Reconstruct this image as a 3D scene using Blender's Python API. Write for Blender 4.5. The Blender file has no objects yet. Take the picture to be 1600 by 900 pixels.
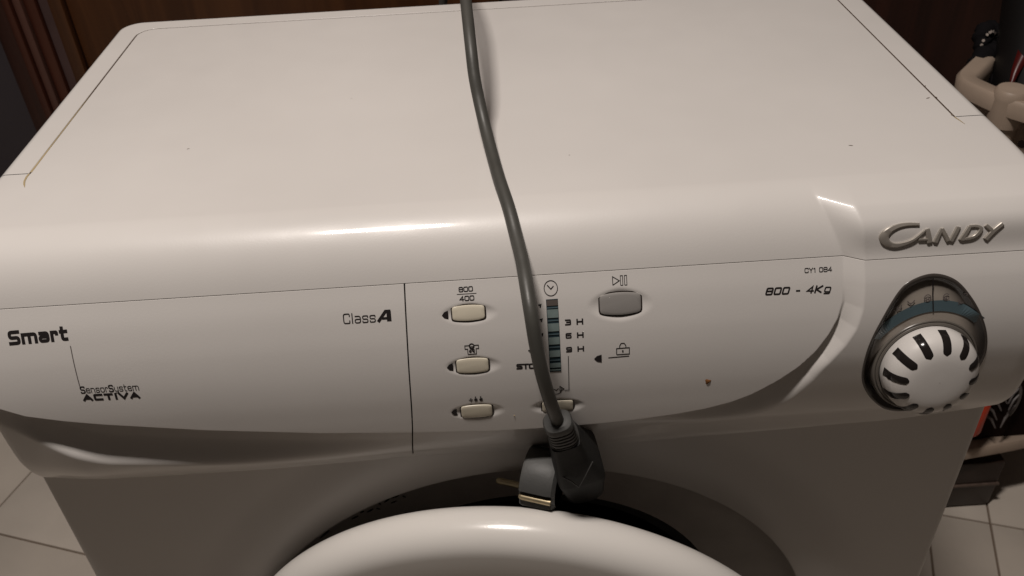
import bpy, bmesh, math, random
import numpy as np
from mathutils import Vector, Matrix
random.seed(7)
S = bpy.context.scene
C = S.collection

# ---------------------------------------------------------------- camera
cam = bpy.data.cameras.new('camera'); cam_o = bpy.data.objects.new('camera', cam); C.objects.link(cam_o)
cam.sensor_width = 36; cam.lens = 36*1390.25/1600; cam.clip_start = .01; cam.clip_end = 50
_r = Vector((0.99788863, -0.04893926, -0.04269939)); _u = Vector((0.0635496, 0.60001831, 0.79745813)); _f = Vector((0.01340659, 0.79848793, -0.60186152))
M = Matrix((_r, _u, -_f)).transposed().to_4x4(); M.translation = Vector((-0.00346, -0.38961, 1.10348))
cam_o.matrix_world = M
cam.dof.use_dof = True; cam.dof.focus_distance = .50; cam.dof.aperture_fstop = 22
S.camera = cam_o
# ---------------------------------------------------------------- world: the dim warm glow of a room at night
w = bpy.data.worlds.new('World'); S.world = w; w.use_nodes = True
bg = w.node_tree.nodes['Background']; bg.inputs[0].default_value = (1, .82, .69, 1); bg.inputs[1].default_value = .031
# ---------------------------------------------------------------- the one ceiling lamp
ld = bpy.data.lights.new('ceiling_lamp', 'AREA'); ld.shape = 'RECTANGLE'; ld.size = .25; ld.size_y = .12
ld.energy = 21.8; ld.color = (1, .915, .85)
lo = bpy.data.objects.new('ceiling_lamp', ld); C.objects.link(lo); lo.location = (-.25, -.17, 2.36)
S.view_settings.view_transform = 'Standard'; S.view_settings.look = 'None'; S.view_settings.exposure = 0; S.view_settings.gamma = 1
S.render.engine = 'CYCLES'
S.render.resolution_x = 1024; S.render.resolution_y = 576

# ---------------------------------------------------------------- materials
def mat(name, col, rough=.4, spec=.5, metal=0, var=0, vscale=20, bump=0, bscale=400, trans=0, emis=None, rvar=0, dust=0, coat=0):
    m = bpy.data.materials.new(name); m.use_nodes = True; nt = m.node_tree; N = nt.nodes; Lk = nt.links
    b = N['Principled BSDF']
    b.inputs['Base Color'].default_value = (*col, 1); b.inputs['Roughness'].default_value = rough
    b.inputs['Specular IOR Level'].default_value = spec; b.inputs['Metallic'].default_value = metal
    b.inputs['Transmission Weight'].default_value = trans; b.inputs['Coat Weight'].default_value = coat; b.inputs['Coat Roughness'].default_value = .085
    tc = N.new('ShaderNodeTexCoord')
    if var or dust:
        n = N.new('ShaderNodeTexNoise'); n.inputs['Scale'].default_value = vscale; n.inputs['Detail'].default_value = 6
        Lk.new(tc.outputs['Object'], n.inputs['Vector'])
        r = N.new('ShaderNodeMapRange'); r.inputs[1].default_value = .3; r.inputs[2].default_value = .7; r.inputs[3].default_value = 1-var; r.inputs[4].default_value = 1+var*.4
        Lk.new(n.outputs['Fac'], r.inputs[0])
        mx = N.new('ShaderNodeMix'); mx.data_type = 'RGBA'; mx.blend_type = 'MULTIPLY'; mx.inputs[0].default_value = 1
        mx.inputs[6].default_value = (*col, 1); Lk.new(r.outputs[0], mx.inputs[7]); out = mx.outputs[2]
        if dust:
            v = N.new('ShaderNodeTexVoronoi'); v.inputs['Scale'].default_value = 95; v.inputs['Randomness'].default_value = 1
            Lk.new(tc.outputs['Object'], v.inputs['Vector'])
            sc = N.new('ShaderNodeSeparateColor'); Lk.new(v.outputs['Color'], sc.inputs[0])
            a = N.new('ShaderNodeMath'); a.operation = 'GREATER_THAN'; a.inputs[1].default_value = 1-dust; Lk.new(sc.outputs[0], a.inputs[0])
            d = N.new('ShaderNodeMath'); d.operation = 'LESS_THAN'; d.inputs[1].default_value = .05; Lk.new(v.outputs['Distance'], d.inputs[0])
            e = N.new('ShaderNodeMath'); e.operation = 'MULTIPLY'; Lk.new(a.outputs[0], e.inputs[0]); Lk.new(d.outputs[0], e.inputs[1])
            e2 = N.new('ShaderNodeMath'); e2.operation = 'MULTIPLY'; Lk.new(e.outputs[0], e2.inputs[0]); e2.inputs[1].default_value = .55
            m2 = N.new('ShaderNodeMix'); m2.data_type = 'RGBA'; Lk.new(e2.outputs[0], m2.inputs[0]); Lk.new(out, m2.inputs[6]); m2.inputs[7].default_value = (.16, .12, .09, 1)
            out = m2.outputs[2]
        Lk.new(out, b.inputs['Base Color'])
    if rvar:
        n = N.new('ShaderNodeTexNoise'); n.inputs['Scale'].default_value = 35; n.inputs['Detail'].default_value = 4
        Lk.new(tc.outputs['Object'], n.inputs['Vector'])
        r = N.new('ShaderNodeMapRange'); r.inputs[1].default_value = .3; r.inputs[2].default_value = .7; r.inputs[3].default_value = rough-rvar; r.inputs[4].default_value = rough+rvar
        Lk.new(n.outputs['Fac'], r.inputs[0]); Lk.new(r.outputs[0], b.inputs['Roughness'])
    if bump:
        n = N.new('ShaderNodeTexNoise'); n.inputs['Scale'].default_value = bscale; n.inputs['Detail'].default_value = 3
        Lk.new(tc.outputs['Object'], n.inputs['Vector'])
        bp = N.new('ShaderNodeBump'); bp.inputs['Strength'].default_value = bump; bp.inputs['Distance'].default_value = .001
        Lk.new(n.outputs['Fac'], bp.inputs['Height']); Lk.new(bp.outputs[0], b.inputs['Normal'])
    return m
def wood(name, c1, c2, rough=.45):
    m = bpy.data.materials.new(name); m.use_nodes = True; nt = m.node_tree; N = nt.nodes; Lk = nt.links; b = N['Principled BSDF']
    tc = N.new('ShaderNodeTexCoord'); mp = N.new('ShaderNodeMapping'); mp.inputs['Scale'].default_value = (14, 14, .9); Lk.new(tc.outputs['Object'], mp.inputs[0])
    n = N.new('ShaderNodeTexNoise'); n.inputs['Scale'].default_value = 4; n.inputs['Detail'].default_value = 8; n.inputs['Distortion'].default_value = .6; Lk.new(mp.outputs[0], n.inputs['Vector'])
    cr = N.new('ShaderNodeValToRGB'); cr.color_ramp.elements[0].position = .35; cr.color_ramp.elements[1].position = .68
    cr.color_ramp.elements[0].color = (*c1, 1); cr.color_ramp.elements[1].color = (*c2, 1); Lk.new(n.outputs['Fac'], cr.inputs[0]); Lk.new(cr.outputs[0], b.inputs['Base Color'])
    b.inputs['Roughness'].default_value = rough
    return m
WH = mat('white_plastic', (.735, .705, .675), .38, .4, var=.05, vscale=5, bump=.03, bscale=900, rvar=.05, dust=.02, coat=.45)
WE = mat('white_enamel', (.71, .675, .64), .33, .5, var=.04, vscale=6, bump=.05, bscale=700, rvar=.05, dust=.02)
WD = mat('door_plastic', (.76, .73, .69), .24, .5, var=.03, vscale=9, bump=.03, bscale=900, rvar=.03)
CREAM = mat('cream_plastic', (.72, .66, .53), .35, .5, var=.03, vscale=60)
GREYB = mat('grey_button_plastic', (.30, .285, .27), .42, .5, var=.04, vscale=80)
INK = mat('black_ink', (.022, .018, .018), .5, .3)
INKG = mat('grey_ink', (.14, .12, .115), .5, .3)
GAP = mat('dark_gap', (.03, .022, .018), .8, .1)
LOGO = mat('silver_paint', (.42, .385, .34), .40, .5, metal=.30, var=.12, vscale=120, bump=.05)
CORD = mat('grey_rubber', (.070, .068, .060), .48, .5, var=.12, vscale=60, bump=.06, bscale=500, rvar=.06)
PLUG = mat('grey_plug_plastic', (.085, .085, .082), .5, .35, var=.12, vscale=90, bump=.12, bscale=600)
PLUG_SHADE = mat('shaded_plug_plastic', (.018, .018, .017), .62, .25, var=.15, vscale=90, bump=.12, bscale=600)  # same plug plastic, coloured darker for the shade on its body
BRASS = mat('dull_brass', (.48, .40, .26), .50, .5, metal=.85, var=.15, vscale=200)
BLACKG = mat('glossy_black_plastic', (.018, .015, .014), .16, .5)
DIALM = mat('smoked_dial_plastic', (.24, .215, .185), .20, .5, var=.12, vscale=50)
DIALD = mat('smoked_dial_border', (.065, .056, .050), .16, .5)
BLUE = mat('blue_print', (.090, .135, .155), .3, .5)
BOWL = mat('grey_bowl_plastic', (.55, .51, .48), .5, .4, var=.12, vscale=30, bump=.05)
DARK = mat('machine_inside', (.01, .01, .01), .8, .2)
GLASS = mat('dark_door_glass', (.035, .015, .012), .08, .5)
TEAL = mat('teal_indicator', (.20, .255, .25), .22, .5, var=.1, vscale=200)
TEALD = mat('dark_teal_window', (.025, .045, .055), .18, .5)
STAIN = mat('brown_dirt', (.23, .10, .035), .7, .2)
GRIME = mat('yellow_grime', (.42, .33, .19), .7, .2)
'''
'''
# ---------------------------------------------------------------- object helpers
def tag(o, label=None, cat=None, group=None, kind=None):
    if label: o['label'] = label
    if cat: o['category'] = cat
    if group: o['group'] = group
    if kind: o['kind'] = kind
    return o
def empty(name, loc=(0, 0, 0)):
    o = bpy.data.objects.new(name, None); C.objects.link(o); o.location = loc; return o
def link(name, me, m, parent=None, sharp=35):
    o = bpy.data.objects.new(name, me); C.objects.link(o)
    if m is not None and not me.materials: me.materials.append(m)
    if sharp is not None:
        me.polygons.foreach_set('use_smooth', [True]*len(me.polygons))
        if sharp < 180: me.set_sharp_from_angle(angle=math.radians(sharp))
    if parent is not None:
        o.parent = parent; bpy.context.view_layer.update(); o.matrix_parent_inverse = parent.matrix_world.inverted()
    return o
def mesh(name, verts, faces, m, parent=None, sharp=35):
    me = bpy.data.meshes.new(name); me.from_pydata([tuple(map(float, v)) for v in verts], [], faces); me.update()
    return link(name, me, m, parent, sharp)
def grid(name, X, Y, Z, m, parent=None, flip=False, sharp=35, closed=False):
    r, c = X.shape
    V = np.stack([X, Y, Z], -1).reshape(-1, 3)
    i = np.arange(r-1)[:, None]; j = np.arange(c if closed else c-1)[None, :]; j2 = (j+1) % c
    F = np.stack([(i*c+j), (i*c+j2), ((i+1)*c+j2), ((i+1)*c+j)], -1).reshape(-1, 4)
    if flip: F = F[:, ::-1]
    me = bpy.data.meshes.new(name); me.from_pydata(V.tolist(), [], F.tolist()); me.update()
    return link(name, me, m, parent, sharp)
def bm_obj(name, bm, m, parent=None, sharp=35):
    bmesh.ops.recalc_face_normals(bm, faces=bm.faces)
    me = bpy.data.meshes.new(name); bm.to_mesh(me); bm.free()
    return link(name, me, m, parent, sharp)
def box(bm, lo, hi, bev=0, seg=2, M4=None):
    g = bmesh.ops.create_cube(bm, size=1)
    lo = Vector(lo); hi = Vector(hi); vs = g['verts']
    for v in vs: v.co = Vector((lo[k]+(v.co[k]+.5)*(hi[k]-lo[k]) for k in range(3)))
    if bev:
        es = list({e for v in vs for e in v.link_edges})
        r = bmesh.ops.bevel(bm, geom=es, offset=bev, segments=seg, affect='EDGES', profile=.5)
        vs = list({v for f in r['faces'] for v in f.verts} | {v for v in vs if v.is_valid})
    if M4 is not None:
        for v in vs: v.co = M4 @ v.co
def tube_rings(pts, rad, n=16, flat=None):
    P = [Vector(p) for p in pts]; out = []
    T = [(P[min(i+1, len(P)-1)]-P[max(i-1, 0)]).normalized() for i in range(len(P))]
    a = T[0].orthogonal().normalized()
    for i, p in enumerate(P):
        a = (a-T[i]*a.dot(T[i])).normalized(); b = T[i].cross(a)
        r = rad[i] if hasattr(rad, '__len__') else rad
        out.append([p+(a*math.cos(t)+b*math.sin(t))*r for t in [2*math.pi*k/n for k in range(n)]])
    return out
def loft(name, rings, m, parent=None, cap=True, sharp=40):
    n = len(rings[0]); V = [v for r in rings for v in r]; F = []
    for i in range(len(rings)-1):
        for k in range(n): F.append((i*n+k, i*n+(k+1) % n, (i+1)*n+(k+1) % n, (i+1)*n+k))
    if cap: F.append(tuple(range(n))[::-1]); F.append(tuple((len(rings)-1)*n+k for k in range(n)))
    return mesh(name, V, F, m, parent, sharp)
def spline(pts, n=12):        # Catmull-Rom through 3-D points
    P = [Vector(p) for p in pts]; P = [P[0]*2-P[1]]+P+[P[-1]*2-P[-2]]; out = []
    for i in range(1, len(P)-2):
        for k in range(n):
            t = k/n; a, b, c, d = P[i-1:i+3]
            out.append(.5*((2*b)+(c-a)*t+(2*a-5*b+4*c-d)*t*t+(3*b-a-3*c+d)*t**3))
    out.append(P[-2]); return out
def revolve(name, prof, org, ax_u, ax_v, ax_n, m, parent=None, n=96, sharp=40, squash=1):
    """profile (r, t) turned about ax_n through org"""
    org, ax_u, ax_v, ax_n = map(Vector, (org, ax_u, ax_v, ax_n)); rings = []
    for r, t in prof: rings.append([org+ax_u*(r*math.cos(a))+ax_v*(r*math.sin(a)*squash)+ax_n*t for a in [2*math.pi*k/n for k in range(n)]])
    return loft(name, rings, m, parent, cap=False, sharp=sharp)
# ---------------------------------------------------------------- machine shape
W2 = .30                      # half width
ZT = .85                      # top height
YB = .3445                    # back of the machine
YC = .0903                    # joint between lid frame and front cap
ZS, YS = .8217, -.0054        # joint between cap and fascia
A1, PE = math.radians(63.5), 1.45   # the cap turns down by A1, tighter at first
_t = np.linspace(0, 1, 801); _a = A1*(1-(1-_t)**PE)
def _cum(f): return np.concatenate([[0], np.cumsum((f[1:]+f[:-1])/2)*(_t[1]-_t[0])])
_s, _c = _cum(np.sin(_a)), _cum(np.cos(_a))
LC = (ZT-ZS)/_s[-1]; Y0 = YS+LC*_c[-1]; L1 = YC-Y0; VS = L1+LC
def ss(t):
    t = np.clip(t, 0, 1); return t*t*(3-2*t)
def cap_profile(v):
    v = np.asarray(v, float); t = np.clip((v-L1)/LC, 0, 1)
    y = np.where(v < L1, YC-v, Y0-LC*np.interp(t, _t, _c)); z = ZT-LC*np.interp(t, _t, _s)
    return y, z, np.interp(t, _t, _a)
HR = .0055                    # how far the right corner stands proud of the sunk middle
def ramp01(t, k=.12):
    t = np.clip(t, 0, 1)
    return np.where(t < k, t*t/(2*k), np.where(t > 1-k, (1-k)-(1-t)**2/(2*k), t-k/2))/(1-k)
def cap_ramp(x, v):
    q = np.clip((np.asarray(v)-VS+.0346)/.0346, 0, 1)
    a = .1680+(.1812-.1680)*q; b = .1890+(.1925-.1890)*q
    return ramp01((np.asarray(x)-a)/(b-a))

def cap(x, v):                # point of the cap, before the rounding of its ends
    y, z, a = cap_profile(v)
    h = HR*cap_ramp(x, v)*ss((v-(VS-.0466))/.014)*(1+1.0*(1-ss((v-VS+.025)/.024)))
    return y-h, z+0*h
def herm(xs, ys):
    xs = np.array(xs, float); ys = np.array(ys, float); d = np.diff(ys)/np.diff(xs)
    m = np.concatenate([[d[0]], (d[1:]+d[:-1])/2, [d[-1]]])
    def f(x):
        x = np.clip(x, xs[0], xs[-1]); i = np.clip(np.searchsorted(xs, x)-1, 0, len(xs)-2)
        h = xs[i+1]-xs[i]; t = (x-xs[i])/h
        return (2*t**3-3*t*t+1)*ys[i]+(t**3-2*t*t+t)*h*m[i]+(3*t*t-2*t**3)*ys[i+1]+(t**3-t*t)*h*m[i+1]
    return f
Cs = herm([.66, .70, .735, .745, .76, .775, .79, .80, .81, ZS], [.0280, .0290, .0292, .0288, .0275, .0248, .0205, .0166, .0120, .0054])
Os = herm([.680, .688, .695, .701, .706, .715, .73, .75, .77, .79, .81, ZS], [.0045, .0058, .0102, .0138, .0150, .0165, .0222, .0272, .0282, .0250, .0176, .0054+HR])
Ol = herm([.680, .690, .697, .705, .713, .725, .75, .77, .79, .81, ZS], [.0055, .0100, .0160, .0215, .0250, .0272, .0290, .0290, .0258, .0180, .0054+HR])
Or = herm([.680, .690, .700, .710, .720, .730, .74, .755, .77, .79, .81, ZS], [.0045, .0055, .0105, .0165, .0222, .0252, .0268, .0280, .0282, .0250, .0176, .0054+HR])
# lower edge of the sunk middle panel, from the joint on the right round to the left end, as (x, z)
EDGE = np.array([(.1812, .90), (.1812, .8169), (.1814, .8080), (.1812, .7989), (.1791, .7901), (.1751, .7817), (.1689, .7722), (.1605, .7630),
    (.1492, .7540), (.1366, .7459), (.1240, .7405), (.1094, .7366), (.0943, .7341), (.0721, .7318), (.0500, .7304), (.0167, .7297),
    (-.0092, .7300), (-.0586, .7328), (-.1111, .7372), (-.1746, .7452), (-.2294, .7542), (-.2495, .7582), (-.2693, .7632), (-.2813, .7689), (-.32, .787)])
def edge_dist(x, z):          # signed: positive outside the middle panel
    x = np.asarray(x, float); z = np.asarray(z, float)
    best = np.full(np.broadcast(x, z).shape, 9.); sg = np.ones_like(best)
    for (ax, az), (bx, bz) in zip(EDGE[:-1], EDGE[1:]):
        dx, dz = bx-ax, bz-az; L = dx*dx+dz*dz
        t = np.clip(((x-ax)*dx+(z-az)*dz)/L, 0, 1)
        d = np.hypot(x-ax-t*dx, z-az-t*dz); c = dx*(z-az)-dz*(x-ax)
        m = d < best-1e-7
        best = np.where(m, d, best); sg = np.where(m, np.where(c > 0, 1., -1.), sg)
    return best*sg
def fascia_s0(x, z):
    d = edge_dist(x, z)
    G = (.0110+.0030*ss((.10-x)/.09))*ss((.815-z)/.075)
    q = ss((.10-x)/.09); e = ss((-x-.235)/.045); a = (.002*ss((.80-z)/.03)+.007*ss((.765-z)/.04))*(1-q)+(.018-.012*e)*q
    W = (.0108+.0132*ss((.770-z)/.05))*(1-q)+(.036-.012*e)*q
    c = Cs(z); inner = c-G*ss(d/.0022)
    t = (d-a)/(W-a); b = ss((.80-z)/.03); w = ramp01(t)*(1-b)+b*(.40*ss(d/W)+.60*ss(t))
    k = ss((-x-.04)/.13); kr = ss((x-.055)/.06); o = (Os(z)*(1-kr)+Or(z)*kr)*(1-k)+Ol(z)*k*(1-.38*ss((-x-.250)/.048))
    return np.where(d <= 0, c, inner+(o-inner)*w)
# hollows round the buttons: centre x, z, half width, half height, depth
DENTS = []
def fascia_s(x, z):
    s = fascia_s0(x, z)
    for cx, cz, a, b, dp in DENTS:
        q = np.abs((x-cx)/a)**1.6+np.abs((z-cz)/b)**1.9
        s = s-dp*(1-ss((np.clip(q, 0, 1)-.15)/.85))
    return s
BOT = herm([-.30, -.24, -.12, -.0666, .0782, .14, .20, .24, .29, .30], [.6935, .690, .6878, .6873, .6865, .6885, .6915, .6945, .7115, .716])
# hollows round the buttons
DENTS += [(-.0210, .8051, .0165, .0058, .0012), (-.0208, .7764, .0165, .0062, .0012), (-.0205, .7459, .0165, .0062, .0012), (.0249, .7457, .0165, .0060, .0012), (.0608, .8047, .0185, .0088, .0016)]
EGG0 = [(.2288, .8112), (.2168, .8087), (.2095, .8027), (.2025, .79), (.1978, .7766), (.1965, .7620), (.1990, .747), (.2074, .7319), (.2209, .7175), (.2332, .7115), (.2475, .7150), (.2559, .7279), (.2614, .741), (.2634, .7530), (.2639, .7628), (.2621, .7738), (.2579, .7849), (.2506, .797), (.2408, .8073)]
EGG0 = [(x, z+.0014) for x, z in EGG0]
_p = EGG0+EGG0[:3]; EGG = []
for i in range(1, len(EGG0)+1):
    a, b, c, d = (np.array(EGG0[(i-1+k) % len(EGG0)]) for k in range(4))
    for t in np.arange(0, 1, 1/8): EGG.append(.5*(2*b+(c-a)*t+(2*a-5*b+4*c-d)*t*t+(3*b-a-3*c+d)*t**3))
EGG = np.array(EGG)           # about 150 points round the dial window
def egg_dist(x, z):           # distance inside the window, 0 outside
    x = np.asarray(x, float); z = np.asarray(z, float); best = np.full(x.shape, 9.); ins = np.zeros(x.shape, bool)
    m = (x > .190) & (x < .270) & (z > .705) & (z < .817)
    if not m.any(): return np.zeros(x.shape)
    xx, zz = x[m], z[m]; bb = np.full(xx.shape, 9.); ii = np.zeros(xx.shape, bool)
    for (ax, az), (bx, bz) in zip(EGG, np.roll(EGG, -1, 0)):
        dx, dz = bx-ax, bz-az; t = np.clip(((xx-ax)*dx+(zz-az)*dz)/(dx*dx+dz*dz), 0, 1)
        bb = np.minimum(bb, np.hypot(xx-ax-t*dx, zz-az-t*dz))
        cr = ((az > zz) != (bz > zz)) & (xx < dx*(zz-az)/(dz if dz else 1e-12)+ax); ii ^= cr
    out = np.zeros(x.shape); out[m] = np.where(ii, bb, 0); return out
def round_end(X, r):          # set back of the corner at |x| near the side wall
    d = np.clip(W2-np.abs(X), 0, r); return r-np.sqrt(np.maximum(r*r-(r-d)**2, 0))
def fpoint(x, z, lift=0):     # a point of the fascia, lifted off it along the normal
    x = np.asarray(x, float); z = np.asarray(z, float)
    s = fascia_s(x, z); e = 5e-4
    gx = (fascia_s(x+e, z)-fascia_s(x-e, z))/(2*e); gz = (fascia_s(x, z+e)-fascia_s(x, z-e))/(2*e)
    n = np.sqrt(1+gx*gx+gz*gz)
    return x-lift*gx/n, -s-lift/n, z-lift*gz/n

wm = empty('washing_machine', (0, .17, 0))
tag(wm, 'white front-loading washing machine with a round door and a grey plug hanging over its panel', 'washing machine')

# ---- top: flat lid and the front cap that curves down to the fascia
nth = 9
def side_cols(inner):         # columns: wall, rounded corner, inside, rounded corner, wall
    th = np.linspace(math.pi/2, 0, nth)
    return th
rows_v = np.concatenate([np.linspace(0, L1, 60), np.linspace(L1, VS, 90)[1:]])
RV = .006+.005*ss((rows_v-.02)/(VS-.02))
inner = np.concatenate([np.linspace(-1, -.70, 12)[:-1], np.linspace(-.70, .45, 150)[:-1], np.linspace(.45, .72, 130)[:-1], np.linspace(.72, 1, 40)])
thL = np.linspace(math.pi/2, 0, nth); cols = []
for i, v in enumerate(rows_v):
    r = RV[i]
    xs = np.concatenate([[-W2, -W2], -(W2-r)-r*np.sin(thL[:-1]), inner*(W2-r), (W2-r)+r*np.sin(thL[::-1][1:]), [W2, W2]])
    off = np.concatenate([[r+.035, r+.012], r*(1-np.cos(thL[:-1])), 0*inner, r*(1-np.cos(thL[::-1][1:])), [r+.012, r+.035]])
    y, z = cap(np.clip(xs, -.299, .299), np.full(xs.shape, v)); a = float(cap_profile(v)[2])
    cols.append((xs, y+math.sin(a)*off, z-math.cos(a)*off))
# lip turned in at the joint
xs, y, z = cols[-1]; cols.append((xs, y+.0035, z-.0005))
X = np.array([c[0] for c in cols]); Y = np.array([c[1] for c in cols]); Z = np.array([c[2] for c in cols])
cap_o = grid('top_cover', X, Y, Z, WH, wm, sharp=40)
# lid plate behind the cap, with two rounded back corners
XL, XR, YBK, RL = -.2792, .2777, YB-.0205, .013
out = [(XL, YC), (XR, YC)]
for k in range(9): a = math.pi/2*k/8; out.append((XR-RL+RL*math.cos(a), YBK-RL+RL*math.sin(a)))
for k in range(9): a = math.pi/2*k/8; out.append((XL+RL-RL*math.sin(a), YBK-RL+RL*math.cos(a)))
def plate(name, outline, z0, z1, m, parent, bev=.0006):
    bm = bmesh.new(); vs = [bm.verts.new((x, y, z1)) for x, y in outline]; f = bm.faces.new(vs)
    r = bmesh.ops.extrude_face_region(bm, geom=[f]); 
    for v in r['geom']:
        if isinstance(v, bmesh.types.BMVert): v.co.z = z0
    if bev:
        es = [e for e in bm.edges if all(abs(v.co.z-z1) < 1e-7 for v in e.verts)]
        bmesh.ops.bevel(bm, geom=es, offset=bev, segments=2, affect='EDGES', profile=.5)
    return bm_obj(name, bm, m, parent, 30)
# front edge of the plate is kept square so that it runs on into the cap
bm = bmesh.new(); vs = [bm.verts.new((x, y, ZT)) for x, y in out]; f = bm.faces.new(vs)
low = [bm.verts.new((x, y, ZT-.004)) for x, y in out]; n_ = len(out)
for k in range(1, n_): bm.faces.new((vs[k], vs[(k+1) % n_], low[(k+1) % n_], low[k]))
lid = bm_obj('lid_plate', bm, WH, wm, 30)
# frame round the lid: left, back and right in one U
def usect():
    g = .0013; r = .006
    inn = [(XL-g, YC+.0007)]
    for k in range(9): a = math.pi/2*k/8; q = RL+g; inn.append((XL+RL-q*math.cos(a), YBK-RL+q*math.sin(a)))
    for k in range(9): a = math.pi/2*(1-k/8); q = RL+g; inn.append((XR-RL+q*math.cos(a), YBK-RL+q*math.sin(a)))
    inn.append((XR+g, YC+.0007))
    Rb = .016; outp = [(-W2, YC+.0007)]
    for k in range(9): a = math.pi/2*k/8; outp.append((-W2+Rb-Rb*math.cos(a), YB-Rb+Rb*math.sin(a)))
    for k in range(9): a = math.pi/2*(1-k/8); outp.append((W2-Rb+Rb*math.cos(a), YB-Rb+Rb*math.sin(a)))
    outp.append((W2, YC+.0007))
    return inn, outp
inn, outp = usect(); V = []; F = []
sec = [(0, -.004), (0, -.0004), (.0005, 0)]   # along the inner edge: distance from it, height
th = [math.pi/2*k/6 for k in range(7)]
for (ix, iy), (ox, oy) in zip(inn, outp):
    d = Vector((ox-ix, oy-iy)); L = d.length; d.normalize()
    q = [(a, b) for a, b in sec]+[(.0012, 0), (L-.0068, 0), (L-.0063, 0)]+[(L-.006+.006*math.sin(t), -.006+.006*math.cos(t)) for t in th]+[(L, -.045)]
    for a, b in q: V.append((ix+d.x*a, iy+d.y*a, ZT+b))
k = len(q)
for i in range(len(inn)-1):
    for j in range(k-1): F.append((i*k+j, (i+1)*k+j, (i+1)*k+j+1, i*k+j+1))
fr = mesh('lid_frame', V, F, WH, wm, 40)
V = []; F = []
for i, (ix, iy) in enumerate(inn):
    a = Vector(inn[max(i-1, 0)]); b = Vector(inn[min(i+1, len(inn)-1)]); t = (b-a).normalized(); s_ = Vector((t.y, -t.x))
    for k_ in (-.0001, .0012): V.append((ix+s_.x*k_, iy+s_.y*k_, ZT-.00015))
for i in range(len(inn)-1): F.append((2*i, 2*i+1, 2*i+3, 2*i+2))
mesh('lid_gap_shade', V, F, mat('brown_gap_shade', (.085, .06, .045), .8, .2), wm, None)  # strip added in the lid gap, its dark brown stands for shade
# grime in the joint where it runs out on the left
def ribbon3(name, pts, w, m, parent, up=(0, 0, 1)):
    P = [Vector(p) for p in pts]; V = []; F = []; up = Vector(up)
    for i, p in enumerate(P):
        t = (P[min(i+1, len(P)-1)]-P[max(i-1, 0)]).normalized(); s = t.cross(up).normalized()
        ww = w[i] if hasattr(w, '__len__') else w
        V += [p-s*ww/2, p+s*ww/2]
    for i in range(len(P)-1): F.append((2*i, 2*i+1, 2*i+3, 2*i+2))
    return mesh(name, V, F, m, parent, None)
def cap_pt(x, v, lift=.0002):
    y, z = cap(x, v); a = float(cap_profile(v)[2]); return (float(x), float(y)-math.sin(a)*lift, float(z)+math.cos(a)*lift)
ribbon3('joint_grime', [cap_pt(-.2800, .000), cap_pt(-.2801, .004), cap_pt(-.2794, .009), cap_pt(-.2780, .013), cap_pt(-.2763, .0165)], [.0013, .0012, .0011, .001, .0002], GRIME, wm)
ribbon3('joint_grime', [(-.2797, y_, ZT+.0001) for y_ in (.092, .11, .13, .16, .2)], [.0014, .0011, .0007, .0007, .0001], GRIME, wm)
ribbon3('joint_grime', [cap_pt(.2780, .000), cap_pt(.2790, .005), cap_pt(.2799, .010)], [.0009, .0007, .0002], GRIME, wm)
for (x_, y_, l_, a_, w_) in ((.2735, .1175, .003, .4, .0009), (.2788, .118, .0022, 1.9, .0008), (.2779, .093, .0022, 1.2, .0016), (.205, .063, .0025, -.3, .0007), (.279, .135, .0014, .2, .0007), (-.19, .11, .002, .6, .0004), (.2785, .1005, .0012, .3, .0009)):
    dx, dy = math.cos(a_)*l_/2, math.sin(a_)*l_/2
    if y_ < YC: p = [cap_pt(x_-dx, YC-y_+dy), cap_pt(x_, YC-y_), cap_pt(x_+dx, YC-y_-dy)]
    else: p = [(x_-dx, y_-dy, ZT+.0002), (x_, y_, ZT+.0002), (x_+dx, y_+dy, ZT+.0002)]
    ribbon3('dirt_speck', p, [w_*.3, w_, w_*.3], mat('speck', (.17, .13, .10), .8, .2) if 'speck' not in bpy.data.materials else bpy.data.materials['speck'], wm)

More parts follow.
